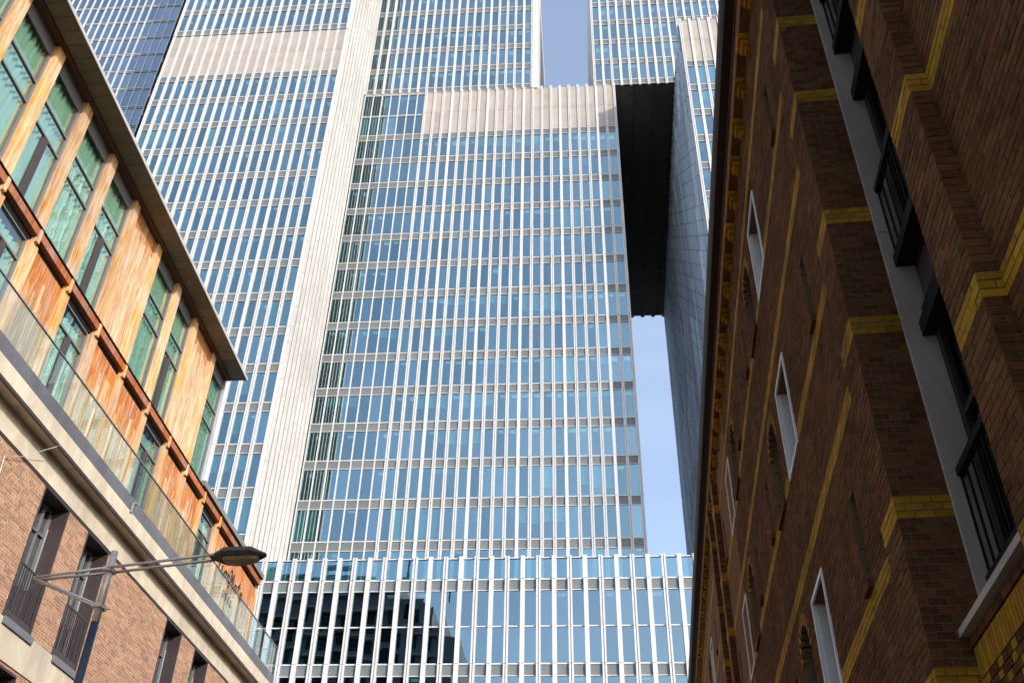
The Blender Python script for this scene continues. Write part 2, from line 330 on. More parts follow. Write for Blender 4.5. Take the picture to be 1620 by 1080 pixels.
def side_fins(th, u, v0, v1, z0, z1, out, fl=3.76, du=0.0, fm=('white2', 'flank')):
    """blind flank: white panels with close vertical ribs; du = plan skew of the flank"""
    n = int(round(v1-v0)); cache = None
    th.part('flank_wall', MB().hexa([(u-.12*out, v0, z0), (u, v0, z0), (u+du, v1, z0), (u+du-.12*out, v1, z0), (u-.12*out, v0, z1), (u, v0, z1), (u+du, v1, z1), (u+du-.12*out, v1, z1)]), fm[1])
    meshes = []
    for k in range(4):
        b = MB(); z = z0+k*.94
        zz = [z0]
        while z < z1-.5:
            if z > z0+.3: zz.append(z)
            z += fl
        zz.append(z1)
        for a, c in zip(zz[:-1], zz[1:]): b.box(0, .21, -.11, .11, a+.014, c-.014) if out > 0 else b.box(-.21, 0, -.11, .11, a+.09, c-.09)
        meshes.append(b.mesh('rib', fm[0]))
    for i in range(n):
        v = v0+.5+i*(v1-v0-1)/max(1, n-1)
        th.place('rib', meshes[(i*3) % 4], (u+du*(v-v0)/(v1-v0), v, 0))

FL = 3.76; ZB0, ZB1 = 86.1, 93.0
zc = [37.22+FL*k for k in range(-2, 14)]; zc[-1] = ZB0        # storey joints up to the blind band
zu = [ZB1+FL*k for k in range(0, 16)]
def every(n, off=0):
    return lambda c: 'solid' if (c+off) % n == 0 else 'groove'
# left tower, flush front v = 63
t = Thing('office_tower', 'white finned glass tower at left with beige blind band and bright white flank', 'tower', AT, (-33, 68))
facade(t, -42.68, 19, 1.0, 63, [ZB0-FL*k for k in range(15, -1, -1)], every(4, 1), blind=.14)
beige_band(t, -42.68, 19, 1.0, 63, ZB0+.08, ZB1)
for c in range(20): t.place('fin', fin_mesh('groove' if c % 4 != 3 else 'solid', [ZB0+.02, (ZB0+ZB1)/2, ZB1], .1, .27), (-42.68+c, 63, 0))
facade(t, -42.68, 19, 1.0, 63, [ZB1]+[ZB1+1.0+FL*k for k in range(0, 10)], every(4, 1), blind=.06)
side_fins(t, -23.66, 63, 72, 28.5, 128, 1)
t.part('tower_body', MB().box(-42.6, -23.9, 66, 104, 28.5, 128), 'darkclad')
t.part('roof', MB().box(-42.7, -23.6, 62.9, 104, 128.02, 128.6), 'roof')
# centre tower
t = Thing('office_tower', 'wide middle glass tower below the notch of sky, thin mullions on its left bays', 'tower', AT, (-9, 80))
facade(t, -23.40, 7, 1.012, 72, zc, lambda c: 'thin', blind=.05, inner=2.6)
facade(t, -16.316, 21, 1.012, 72, zc, lambda c: 'thin' if c == 99 else ('solid' if (c+1) % 4 == 0 else 'groove'), blind=.12, ceil=.6)
facade(t, -23.40, 7, 1.012, 72, [ZB0, (ZB0+ZB1)/2-.2, ZB1], lambda c: 'thin', sp=.12, blind=.3)
beige_band(t, -16.316, 21, 1.012, 72, ZB0+.08, ZB1+.1)
for c in range(22): t.place('fin', fin_mesh('solid' if (c+1) % 4 == 0 else 'groove', [ZB0+.02, (ZB0+ZB1)/2, ZB1+.35], .15, .27), (-16.316+c*1.012, 72, 0))
t.part('corner_strip', MB().box(4.94, 5.04, 71.92, 72.4, 28.5, ZB1), 'white')
facade(t, -23.40, 19, 1.005, 72, [ZB1, ZB1+.95]+[ZB1+.95+FL*k for k in range(1, 8)], every(4, 2), blind=.05, ceil=.6, fin_z=[ZB1+.12]+[ZB1+.95+FL*k for k in range(0, 8)])
t.part('corner_strip', MB().box(-4.28, -3.66, 71.80, 72.3, ZB1+.05, 121), 'white')
t.part('flank_wall', MB().box(-3.9, -3.62, 72.35, 112, ZB1+.05, 121), 'white2')
t.part('tower_body', MB().box(-23.3, 4.9, 75.2, 112, 28.5, ZB1-.1), 'darkclad')
t.part('flank_wall', MB().box(4.88, 5.02, 72.45, 112, 28.5, ZB1-.05), 'white2')
t.part('tower_body', MB().box(-23.3, -3.95, 75.2, 112, ZB1, 121), 'darkclad')
t.part('roof', MB().box(-23.4, -3.6, 71.9, 112, 121.02, 121.5), 'roof')
# right tower: upper block cantilevers left over the gap, lower block stands forward
t = Thing('office_tower', 'right hand glass tower with black overhanging soffit above the gap of sky', 'tower', AT, (16, 85))
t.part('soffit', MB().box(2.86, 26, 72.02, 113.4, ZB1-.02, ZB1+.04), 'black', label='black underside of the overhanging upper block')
for i in range(9):
    for j in range(4):
        u_, v_ = 2.9+i*2.2, 72.1+j*10.32
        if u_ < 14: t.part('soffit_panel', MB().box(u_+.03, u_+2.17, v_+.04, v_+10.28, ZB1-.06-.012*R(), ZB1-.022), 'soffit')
facade(t, 2.86, 20, 1.006, 72, [ZB1+.08, ZB1+.95]+[ZB1+.95+FL*k for k in range(1, 8)], every(2, 1), blind=.16, ceil=.6, fin_z=[ZB1-.12]+[ZB1+.95+FL*k for k in range(0, 8)])
t.part('flank_wall', MB().box(2.66, 2.86, 72.3, 113.4, ZB1, 121), 'white2')
t.part('tower_body', MB().box(2.9, 26, 75.2, 113.3, ZB1+.1, 121), 'darkclad')
t.part('roof', MB().box(2.7, 26, 71.9, 113.4, 121.02, 121.5), 'roof')
db = MB()
for i in range(6): db.box(4.9+i*1.5, 5.4+i*1.5, 113.4, 113.6, ZB1-.14, ZB1+.3)
t.part('rear_fin_ends', db, 'darkclad')
facade(t, 11.78, 12, 1.0, 63.95, [ZB0-FL*k for k in range(15, -1, -1)], every(2, 1), blind=.55, ceil=.3)
beige_band(t, 11.78, 12, 1.0, 63.95, ZB0+.08, ZB1)
for c in range(13): t.place('fin', fin_mesh('solid' if c % 2 else 'groove', [ZB0+.02, (ZB0+ZB1)/2, ZB1+.3], .15, .27), (11.78+c, 63.95, 0))
side_fins(t, 11.72, 64.0, 113.3, 28.5, ZB1-.07, -1, du=1.15, fm=('shadeside', 'flank'))
t.part('tower_body', MB().hexa([(11.9, 67, 28.5), (26, 67, 28.5), (26, 113, 28.5), (13.0, 113, 28.5), (11.9, 67, ZB1-.1), (26, 67, ZB1-.1), (26, 113, ZB1-.1), (13.0, 113, ZB1-.1)]), 'darkclad')
t.part('roof', MB().box(11.7, 24, 63.9, 72, ZB1-.05, ZB1+.1), 'roof')
# rear left tower
t = Thing('office_tower', 'deep blue glass tower at far left above the timber eave beyond a dark seam', 'tower', AT, (-62, 80))
zr = [ZB1-3.3*k for k in range(6, -1, -1)]
facade(t, -80.4, 31, 1.0, 72, zr, lambda c: 'thin', sp=.35, blind=.05, ceil=.1, glassmat='glass_deep')
zr2 = [ZB1+3.35*k for k in range(0, 12)]
facade(t, -80.4, 31, 1.0, 72, zr2, lambda c: 'thin' if c > 27 else 'solid', sp=.28, blind=.08, ceil=.15, glassmat='glass_deep', w=.17, depth=.12)
t.part('dark_seam', MB().box(-49.4, -44, 72.2, 74, 60, 130), 'darkclad', label='dark recessed seam between the towers')
t.part('tower_body', MB().box(-80.4, -49.4, 75, 110, 28.5, 130), 'darkclad')
t.part('roof', MB().box(-80.5, -49.4, 71.9, 110, 130.02, 130.5), 'roof')

# ------------------------------------------------------------------ podium
t = Thing('podium_building', 'low glass podium with bold white fins and glass balustrade across the foot of the towers', 'building', AT, (-10, 70))
PU0, PN, PP = -32.06, 56, 1.0065
zp = [.02, 6.45, 11.95, 17.42, 22.99, 28.47]
facade(t, PU0, PN, PP, 60, zp, lambda c: 'solid' if c % 2 == 0 else 'groove', depth=.2, w=.275, sp=.72, glassmat='glass_pod', blind=.03, mid=2.38, ceil=.2, inner=4, fin_z=zp[:-1]+[28.46])
for c in range(PN+1):
    t.place('fin', fin_mesh('solid' if c % 2 == 0 else 'groove', [28.47, 30.08], .2, .275), (PU0+c*PP, 60, 0))
bal = [(PU0+c*PP+.17, PU0+(c+1)*PP-.17, 28.6, 29.93) for c in range(PN)]
pieces(t, 'balustrade_pane', bal, 'glass_pod', 'pane', 60.02, 60.04, 'balustrade_field')
t.part('coping', MB().box(PU0, PU0+PN*PP, 59.93, 60.06, 29.93, 30.0), 'white')
t.part('terrace', MB().box(PU0, PU0+PN*PP, 60.1, 120, 28.05, 28.4), 'roof')
t.part('podium_body', MB().box(PU0, PU0+PN*PP, 64.3, 118, 0, 28.0), 'interior')

# ------------------------------------------------------------------ brick warehouse on the right (frame R, scaled by K about the eye)
K = .7; CH = 3.255/49; Z0 = EYE+K*(6.99-EYE)      # brick course, foot of the lowest visible band
kz = lambda z: EYE+K*(z-EYE)
XP, XA = 2.1, 2.24                               # pilaster faces, wall plane
WH = Thing('brick_warehouse', 'tall dark brown brick warehouse in shade with yellow brick bands, right side', 'building', AR, (2.6, 20))
WIN = []       # y0,y1,z0,z1,arch
for f in (-1, 0, 1, 2):
    b = 4.65*f
    for s0, s1, a in ((16.6, 17.95, 0), (28.5, 29.85, 0), (44.0, 45.3, 0), (56, 57.3, 0), (18.95, 20.15, 1), (26.2, 27.4, 1), (46.5, 47.7, 1), (53.5, 54.7, 1)):
        WIN.append((K*s0, K*s1, kz(7.02+b), kz(9.0+b) if not a else kz(9.2+b), a))
SLIT = []
for f in (-1, 0, 1, 2):
    for s0 in (13.28, 21.2, 24.7, 32.3, 41, 50):
        SLIT.append((K*s0, K*(s0+.34), kz(7.42+4.65*f), kz(8.78+4.65*f), 0))
OPEN = [o for o in WIN+SLIT if o[2] > .2]
def solid(y0, y1, z, opens):
    iv = [(y0, y1)]
    for a, b, c, d, ar in opens:
        if not (c <= z <= d): continue
        if ar:
            r = (b-a)/2; h = z-(d-r)
            if h > 0:
                k = math.sqrt(max(0, r*r-h*h)); m_ = (a+b)/2; a, b = m_-k, m_+k
        nv = []
        for p, q in iv:
            if b <= p or a >= q: nv.append((p, q)); continue
            if a > p: nv.append((p, a))
            if b < q: nv.append((b, q))
        iv = nv
    return iv
def band(ci): return (ci % 49) in (0, 1, 2, 28, 29, 30)      # courses in yellow brick
C0 = -int((Z0-.06)/CH)
CT = int((kz(20.5)-Z0)/CH)
def courses(c0, c1): return range(c0, c1)
def lay(y0, y1, c0, c1, blen, opens=(), phase=0.0):
    """running bond between y0 and y1 -> (y0,y1,course,yellow)"""
    out = []
    for ci in range(c0, c1):
        z = Z0+(ci+.5)*CH
        for p, q in solid(y0, y1, z, opens):
            k = math.floor((p-phase)/blen)-1; st = phase+k*blen+(blen/2 if ci % 2 else 0)
            while st < q:
                a, b = max(p, st), min(q, st+blen)
                if b-a > .03: out.append((a, b, ci))
                st += blen
    return out
J = .0055
def brickwall(name, x, y0, y1, c0, c1, blen, opens=(), depth=.11, back=.34, far=False):
    """front-facing wall (facing the street, -x): mortar body with bricks proud of it, bands in yellow"""
    runs = {}
    mb = MB(); body = MB(); yb = MB()
    for ci in range(c0, c1):                   # body, merged over equal courses
        key = tuple((round(a, 4), round(b, 4)) for a, b in solid(y0, y1, Z0+(ci+.5)*CH, opens))
        runs.setdefault(ci, key)
    ci = c0
    while ci < c1:
        e = ci
        while e < c1 and runs[e] == runs[ci]: e += 1
        for a, b in runs[ci]: body.box(x+(.006 if not far else 0), x+back, a+.004, b-.004, Z0+ci*CH, Z0+e*CH)
        ci = e
    if far:
        for ci in range(c0, c1):
            if band(ci) and not band(ci-1):
                for a, b in solid(y0, y1, Z0+(ci+.5)*CH, opens): WH.part('yellow_band', MB().box(x-.006, x+.1, a, b, Z0+ci*CH, Z0+(ci+3)*CH), 'yellow')
        WH.part('wall', body, 'farR'); return
    for a, b, ci in lay(y0, y1, c0, c1, blen, opens):
        d = R()*.003; (yb if band(ci) else mb).jbox(x+d, x+depth, a+J, b-J, Z0+ci*CH+J, Z0+(ci+1)*CH-J)
    WH.part('wall', body, 'mortarR'); WH.part('brickwork', mb, 'brickR', stuff=True); WH.part('yellow_brickwork', yb, 'yellow', stuff=True)
CB = int((2.6-Z0)/CH)
# wall planes
brickwall('C', XA, K*2.9, K*6.80, CB, CT, .22)
brickwall('B', XP, K*6.76, K*7.55, CB, CT, .22)
brickwall('A', XA, K*11.45, 20.2, CB, CT, .22, [o for o in OPEN if o[0] < 20.2])
brickwall('A_pil', XP, K*10.68, K*11.5, CB, CT, .22)
brickwall('A_far', XA, 20.2, K*33.35, CB, CT, .22, [o for o in OPEN if 20 < o[0] < K*33], far=True)
brickwall('P2', XP, K*33.3, K*34.1, CB, CT, .22, far=True)
brickwall('P3', XP, K*36.2, K*37.0, CB, CT, .22, far=True)
brickwall('C2', XA, K*36.95, K*66, CB, CT, .22, [o for o in OPEN if o[0] > K*37], far=True)
WH.part('wall', MB().box(XP+.02, XP+.3, K*2.9, K*66, 0, 2.59), 'farR')
# reveal of the pilaster that faces the camera: every brick a part of its own
ry = K*10.68; rx0, rx1 = XP, K*3.64; cache = {}; cnt = 0
WH.part('wall', MB().box(rx0+.008, K*4.3, ry+.006, ry+.34, Z0+CB*CH, Z0+CT*CH), 'mortarR')
left = MB(); lefty = MB()
for ci in range(int((kz(4.2)-Z0)/CH), CT):
    st = rx0-(.07 if ci % 2 else 0)-.005
    while st < rx1:
        a, b = max(rx0, st), min(rx1, st+.150); st += .150
        if b-a < .03: continue
        k = (round(b-a, 3), band(ci)); z = Z0+(ci+.5)*CH
        if cnt < 300 and z < kz(13.5):
            if k not in cache: cache[k] = MB().box(-k[0]/2+J, k[0]/2-J, 0, .1, -CH/2+J, CH/2-J).mesh('brick', 'yellow' if k[1] else 'brickR')
            WH.place('brick', cache[k], ((a+b)/2, ry+R()*.003, z)); cnt += 1
        else: (lefty if band(ci) else left).jbox(a+J, b-J, ry+R()*.003, ry+.1, Z0+ci*CH+J, Z0+(ci+1)*CH-J)
WH.part('brickwork', left, 'brickR', stuff=True); WH.part('yellow_brickwork', lefty, 'yellow', stuff=True)
# shallow reveal of the nearer pilaster (B) and of far ones
nb, nby = MB(), MB(); yb_ = K*6.76
for ci in range(CB, CT):
    for a, b in (((XP, XP+.1), (XP+.1, XA+.02)) if ci % 2 else ((XP, XA+.02),)):
        (nby if band(ci) else nb).jbox(a+J, b-J, yb_-.004+R()*.003, yb_+.05, Z0+ci*CH+J, Z0+(ci+1)*CH-J)
WH.part('brickwork', nb, 'brickR', stuff=True); WH.part('yellow_brickwork', nby, 'yellow', stuff=True)
fb, fby = MB(), MB()
for y, d in ((K*33.3, .16), (K*36.2, .5)):
    for ci in range(CB, CT):
        (fby if band(ci) else fb).box(XP+.004, XP+d, y-.008, y+.05, Z0+ci*CH+J, Z0+(ci+1)*CH-J)
WH.part('brickwork', fb, 'brickR', stuff=True); WH.part('yellow_brickwork', fby, 'yellow', stuff=True)
# building body and roof
WH.part('warehouse_body', MB().box(K*4.6, 12, K*2.9, K*66, 0, kz(20.4)), 'interior')
WH.part('warehouse_roof', MB().box(XP-.05, 12.2, K*2.7, K*66.2, kz(21.4)+.02, kz(21.4)+.25), 'roof')
# gutter: lipped half box
g = MB(); zg = kz(21.4); x0, x1 = K*2.71, K*3.02
prof = [(x0, zg+.20), (x0-.02, zg+.18), (x0-.02, zg+.14), (x0+.01, zg+.06), (x0+.05, zg), (x1, zg), (x1, zg+.2)]
g.loft([[(x, y, z) for x, z in prof] for y in (K*2.7, K*66.2)])
WH.part('gutter', g, 'gutter')
WH.part('frieze', MB().box(XP-.0, XA+.3, K*2.9, K*66, kz(20.55), zg-.003), 'farR')
WH.part('frieze', MB().box(XP-.02, XP+.2, K*2.9, K*66, kz(21.05), kz(21.2)), 'brickR')
# stepped yellow corbels under the frieze
cm = MB(); w = .16
for i in range(3):
    z1 = -i*.10; cm.box(-.0+i*.055, .26, -w+i*.045, w-i*.045, z1-.10+.003, z1-.003)
cme = cm.mesh('corbel', 'yellow')
s = 12.83-1.2*3
while s < 64:
    WH.place('corbel', cme, (XP-.03, K*s, kz(20.5))); s += 1.2
# white-framed windows, arches and slits
CUT = .24
for a, b, c, d, ar in WIN:
    if c < .3: continue
    lbl = None
    if not ar:
        w_ = WH.part('window', MB().box(XA+CUT, XA+CUT+.02, a, b, c, d), 'darkglass')
        f = MB(); t_ = .05
        f.box(XA-.02, XA+.03, a-t_, a+.01, c-t_, d+t_); f.box(XA-.02, XA+.03, b-.01, b+t_, c-t_, d+t_)
        f.box(XA-.02, XA+.03, a+.01, b-.01, d-.01, d+t_); f.box(XA-.02, XA+.03, a+.01, b-.01, c-t_, c+.01)
        WH.part('frame', f, 'whiteframe', w_)
        WH.part('sill', MB().box(XA+.03, XA+CUT, a, b, c, c+.03), 'whiteframe', w_)
        WH.part('jamb', MB().box(XA+.03, XA+CUT, b-.02, b, c+.03, d), 'whiteframe', w_)
        WH.part('mullion', MB().box(XA+CUT-.04, XA+CUT, (a+b)/2-.03, (a+b)/2+.03, c+.03, d).box(XA+CUT-.04, XA+CUT, a, b, d-.07, d).box(XA+CUT-.04, XA+CUT, a, a+.05, c, d), 'greyframe', w_)
    else:
        w_ = WH.part('arched_window', MB().box(XA+CUT+.04, XA+CUT+.06, a, b, c, d), 'darkglass')
        WH.part('mullion', MB().box(XA+CUT, XA+CUT+.04, (a+b)/2-.03, (a+b)/2+.03, c, d).box(XA+CUT, XA+CUT+.04, a, b, c+.6, c+.66), 'whiteframe', w_)
        WH.part('sill', MB().box(XA-.04, XA+CUT, a-.02, b+.02, c-.05, c+.02), 'brickR', w_)
        vb = MB(); vr = MB(); r = (b-a)/2; zc_ = d-r; ym = (a+b)/2; n_ = 22        # voussoir ring, every second one yellow
        for i in range(n_):
            t0, t1 = math.pi*(i+.08)/n_, math.pi*(i+.92)/n_
            p = [(ym+q*math.cos(tt), zc_+q*math.sin(tt)) for q, tt in ((r, t0), (r+.15, t0), (r+.15, t1), (r, t1))]
            (vb if i % 2 else vr).hexa([(XA-.004, *p[0]), (XA-.004, *p[1]), (XA-.004, *p[2]), (XA-.004, *p[3]), (XA+.05, *p[0]), (XA+.05, *p[1]), (XA+.05, *p[2]), (XA+.05, *p[3])])
        WH.part('voussoir', vb, 'yellow', w_); WH.part('voussoir', vr, 'brickR', w_)
for a, b, c, d, ar in SLIT:
    if c < .3: continue
    w_ = WH.part('slit_recess', MB().box(XA+.2, XA+.24, a, b, c, d), 'darkclad')
    WH.part('slit_sill', MB().hexa([(XA-.05, a-.02, c-.10), (XA-.05, b+.02, c-.10), (XA+.2, b+.02, c-.10), (XA+.2, a-.02, c-.10), (XA-.05, a-.02, c-.02), (XA-.05, b+.02, c-.02), (XA+.2, b+.02, c+.06), (XA+.2, a-.02, c+.06)]), 'brickR', w_)
# tall recessed loading bay between the two near pilasters
yb0, yb1 = K*7.55, K*10.68
xr, xw = K*3.8, K*4.06
WH.part('stone_jamb', MB().box(K*3.635, K*4.0, ry-.045, ry-.004, kz(5.7), kz(11.35)-.004), 'stone')
WH.part('stone_jamb', MB().box(K*3.635, K*4.0, ry-.045, ry-.004, kz(11.35)+.004, kz(20.4)), 'stone')
WH.part('bay_side', MB().box(XP+.05, K*4.2, yb0-.3, yb0-.02, kz(4), kz(20.4)), 'mortarR')
for f in (-1, 0, 1, 2):
    b = 4.65*f; z = lambda q: kz(q+b)
    if f == -1: continue
    w_ = WH.part('bay_window', MB().box(xw, xw+.02, yb0, ry-.05, z(6.0), z(9.5)), 'darkglass')
    fr = MB()
    for yy in (ry-.12, ry-.75, yb0+.62, yb0+.1): fr.box(xw-.05, xw, yy-.035, yy+.035, z(6.0), z(9.5))
    fr.box(xw-.045, xw, yb0, ry-.05, z(8.2), z(8.28)); fr.box(xw-.045, xw, yb0, ry-.05, z(6.0), z(6.1))
    WH.part('frame', fr, 'baywood', w_)
    WH.part('lintel', MB().box(xr+.02, xw+.1, yb0, ry-.05, z(9.5), z(9.72)).box(xr+.08, xw+.1, yb0, ry-.05, z(9.72), z(9.95)), 'black')
    WH.part('spandrel', MB().box(xw-.04, xw+.04, yb0, ry-.05, z(9.95), z(10.62)), 'lining')
    rl = WH.part('railing', MB().box(xr-.03, xr+.03, yb0, ry-.01, z(7.46), z(7.56)), 'black')
    for i in range(14):
        yy = yb0+.05+i*(ry-yb0-.1)/13
        WH.part('bar', MB().box(xr-.009, xr+.009, yy-.009, yy+.009, z(6.22), z(7.46)), 'black', rl)
    WH.part('floor_edge', MB().box(xr-.04, xw+.1, yb0, ry-.05, z(6.04), z(6.22)), 'black')
WH.part('bay_back', MB().box(K*4.5, K*4.6, yb0-.3, ry+.3, kz(5), kz(20.4)), 'interior')
# parapet wall under the bay: stone sill, red course, yellow soldier course, chequer
xs = K*3.42
WH.part('stone_sill', MB().hexa([(xs-.06, yb0, kz(5.58)), (xs+.3, yb0, kz(5.58)), (xs+.3, ry-.01, kz(5.58)), (xs-.06, ry-.01, kz(5.58)), (xs-.06, yb0, kz(5.66)), (xs+.3, yb0, kz(5.76)), (xs+.3, ry-.01, kz(5.76)), (xs-.06, ry-.01, kz(5.66))]), 'stone')
WH.part('wall', MB().box(xs+.03, xs+.3, yb0-.05, ry-.004, 1.0, kz(5.57)), 'mortarR')
zt = kz(5.57); y = yb0; nr, nyy = MB(), MB()
while y < ry-.02:
    e = min(ry-.01, y+.22); nr.box(xs, xs+.1, y+J, e-J, zt-.075, zt-.006); y += .22
y = yb0
while y < ry-.02:
    e = min(ry-.01, y+.068); nyy.box(xs+.012, xs+.1, y+.004, e-.004, zt-.30, zt-.085); y += .068
for i in range(26):
    za = zt-.306-(i+1)*.0665; y = yb0+(.055 if i % 2 else 0); j = 0
    while y < ry-.02:
        e = min(ry-.01, y+.11); yel = (j+i//2) % 3 == 0 or e > ry-.1 or i % 9 == 8
        (nyy if yel else nr).jbox(xs+.014, xs+.1, y+J, e-J, za+J, za+.0665-J); y += .11; j += 1
WH.part('brickwork', nr, 'brickR', stuff=True); WH.part('yellow_brickwork', nyy, 'yellow', stuff=True)

# ------------------------------------------------------------------ timber and brick building on the left (frame L)
G = 1.2
def S(s10, be): return G*s10*(be if be != WD else min(10.93, WD+.0206*(s10-16.5)))/10                    # along the street, seen at plane be
def Zl(z10, be): return EYE+G*(z10-EYE)*be/10
def X(be): return -G*be
LB = Thing('timber_brick_building', 'sunlit building at left, brick base with two timber clad storeys and glass balustrade', 'building', AL, (-15, 24))
WD = 10.8
END = S(29.9, 10)                                            # timber facade plane
def board(name, y0, y1, z0, z1, be, mt, th=.05, parent=None): return LB.part(name, MB().box(X(be)-th, X(be), y0, y1, z0, z1), mt, parent)
up = [9.87+1.342*i for i in range(0, 9)]; up = [8.52, 9.86, 11.20, 12.535, 13.87, 15.21, 16.60, 17.99, 19.29, 20.72]
lo = [9.98, 11.32, 12.60, 13.95, 15.31, 16.70, 18.08, 19.46, 20.73, 22.07, 23.40, 24.1]
ZE = Zl(17.48, 10.91); ZM0, ZM1 = Zl(13.86, WD), Zl(14.16, WD); ZT = Zl(11.85, WD)
yU, yLo = S(21.9, WD), S(27.4, WD)
PW, PD = .165, 10.8
# posts
LB.shear = (.01908, 21.4)
for s_ in up: LB.part('post', MB().box(X(WD+.3), X(PD), S(s_, WD)-PW, S(s_, WD)+PW, ZM1-.01, ZE+.02), 'post')
for s_ in lo[:-1]: LB.part('post', MB().box(X(WD+.3), X(PD+.02), S(s_, WD)-PW, S(s_, WD)+PW, ZT, ZM0+.01), 'post')
LB.part('corner_post', MB().box(X(WD+.16), X(WD+.06), yU-.07, yU, ZM1, ZE), 'lightframe')
# beam between the two timber storeys, in lengths between the posts
bs = [S(q, WD) for q in lo[:-1]]+[S(25.4, WD), yLo]
for a, b in zip(bs[:-1], bs[1:]):
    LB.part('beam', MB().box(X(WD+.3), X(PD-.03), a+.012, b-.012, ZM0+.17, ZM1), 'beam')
    LB.part('beam_shadow_strip', MB().box(X(WD+.3), X(WD+.1), a, b, ZM0-.02, ZM0+.168), 'black')  # black strip drawn in as the shadow beneath the beam
    LB.part('beam_bracket', MB().box(X(WD+.3), X(PD-.05), a-.10, a+.012-.002, ZM0+.012, ZM1+.012), 'post')
LB.part('beam_flashing', MB().box(X(WD+.3), X(PD-.06), bs[0], yLo, ZM1+.017, ZM1+.05), 'black')
LB.part('storey_roof', MB().box(X(WD+5), X(PD-.1), yU-.2, yLo+.1, ZM1+.06, ZM1+.25), 'roof')
def planks(y0, y1, z0, z1, be, low):
    """vertical boards between two posts, in two lengths; the sheltered upper lengths keep their orange"""
    n = max(3, int(round((y1-y0)/.125))); w = (y1-y0)/n
    for i in range(n):
        a, b = y0+i*w+.008, y0+(i+1)*w-.008
        q = (.38+.22*R()) if low else (.82+.10*R()); q2 = (.62+.25*R()) if low else (.35+.3*R())
        zz = [z0, z0+(z1-z0)*min(q, q2), z0+(z1-z0)*max(q, q2), z1]
        ms = ('plank_g' if R() < .7 else 'plank', 'plank_m' if R() < .7 else 'plank', 'plank_o') if low else ('plank', 'plank', 'plank_m' if R() < .75 else 'plank_o')
        for k in range(3): LB.part('plank', MB().box(X(be)-.03, X(be)+R()*.006, a, b, zz[k]+.001, zz[k+1]-.001), ms[k])
def curtain(y0, y1, z0, z1, be, mt, parent, amp=.05):
    b = MB(); n = 72; ph = R()*6
    for i in range(n+1):
        q = i/n; y = y0+(y1-y0)*q; d = amp*(math.sin(q*58+ph+2.2*math.sin(q*7+ph))+.3*math.sin(q*23)); b.v += [(X(be)+d, y, z0), (X(be)+d*.8, y+.10*math.sin(q*5+ph), z1)]
    b.f = [(2*i, 2*i+1, 2*i+3, 2*i+2) for i in range(n)]
    LB.part('curtain', b, mt, parent)
def twin(y0, y1, z0, z1, be, cas, tr=(), top=True):
    """window between posts: pane, frame bars, casement, curtain behind"""
    p = LB.part('window', MB().box(X(be)-.02, X(be), y0, y1, z0, z1), 'glassL')
    f = MB(); h = .05
    f.box(X(be)-.03, X(be)+.05, y0, y0+h, z0, z1); f.box(X(be)-.03, X(be)+.05, y1-h, y1, z0, z1)
    f.box(X(be)-.03, X(be)+.05, y0+h, y1-h, z0, z0+h); f.box(X(be)-.03, X(be)+.05, y0+h, y1-h, z1-h, z1)
    for zz in tr: f.box(X(be)-.03, X(be)+.045, y0+h, y1-h, zz-.028, zz+.028)
    LB.part('frame', f, 'greyframe', p)
    if cas:
        ym = y0+(y1-y0)*cas; zt_ = tr[0] if tr else z1; LB.part('mullion', MB().box(X(be)-.04, X(be)+.06, ym-.09, ym+.09, z0+h, zt_-.03), 'lining', p)
    if top: LB.part('blind_box', MB().box(X(be)-.02, X(be)+.03, y0+h, y1-h, z1-.42, z1-.05), 'greyframe', p)
    curtain(y0, y1, z0, z1-.2, be+.10, 'curtaing' if R() < .8 else 'curtainw', p)
LB.part('room_back', MB().box(X(WD+2.2), X(WD+2.0), S(7.4, WD), yU, ZM1, ZE), 'interior')
LB.part('room_back', MB().box(X(WD+2.2), X(WD+2.0), S(9, WD), yLo, ZT, ZM0), 'interior')
for i, k in enumerate('wwwwwpwwp'):
    a, b = S(up[i], WD)+PW, S(up[i+1], WD)-PW
    if k == 'p': planks(a, b, ZM1+.05, ZE-.06, WD+.07, False)
    else: twin(a, b, ZM1+.05, ZE-.02, WD+.15, (0, 0, .5, 0, .5, 0, 0, .45, 0)[i], (Zl(15.9, WD), Zl(16.46, WD)))
twin(S(20.72, WD)+PW, yU-.07, ZM1+.05, ZE-.02, WD+.15, 0, (Zl(15.9, WD), Zl(16.46, WD)))
LB.part('end_wall', MB().box(X(WD+6), X(WD+.1), yU-.06, yU-.01, ZM1+.26, ZE), 'glassL')
kin = 'wwpwppwppw'
for i, k in enumerate(kin):
    a, b = S(lo[i], WD)+PW, S(lo[i+1], WD)-PW
    if k == 'p': planks(a, b, ZT, ZM0-.01, WD+.07, True)
    else: twin(a, b, ZT, ZM0-.01, WD+.15, .5, (Zl(13.35, WD),), top=False)
planks(S(lo[10], WD)+PW, yLo-.12, ZT, ZM0-.01, WD+.07, True)
LB.part('post', MB().box(X(WD+.3), X(PD+.02), yLo-.12, yLo, ZT, ZM0+.01), 'post')
LB.part('end_wall', MB().box(X(WD+6), X(WD+.05), yLo-.10, yLo-.01, ZT, ZM0), 'plank_g')
# eave: boards under the overhang, inner beam, thin pale fascia
y = S(7.4, WD); be0 = 10.23
while y < yU+.03:
    e = min(y+.40, yU+.04); LB.part('eave_board', MB().box(X(WD-.09)+.003, X(be0)-.012, y+.006, e-.006, ZE, ZE+.03), 'soffitwood'); y += .40
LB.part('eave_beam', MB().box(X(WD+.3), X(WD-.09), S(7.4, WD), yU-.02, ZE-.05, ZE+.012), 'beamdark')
LB.part('fascia', MB().box(X(be0)-.01, X(be0)+.012, S(7.4, WD), yU+.06, ZE-.02, ZE+.10), 'fascia')
LB.part('eave_roof', MB().box(X(WD+6), X(be0)-.012, S(7.4, WD), yU+.05, ZE+.034, ZE+.12), 'roof')
LB.shear = None
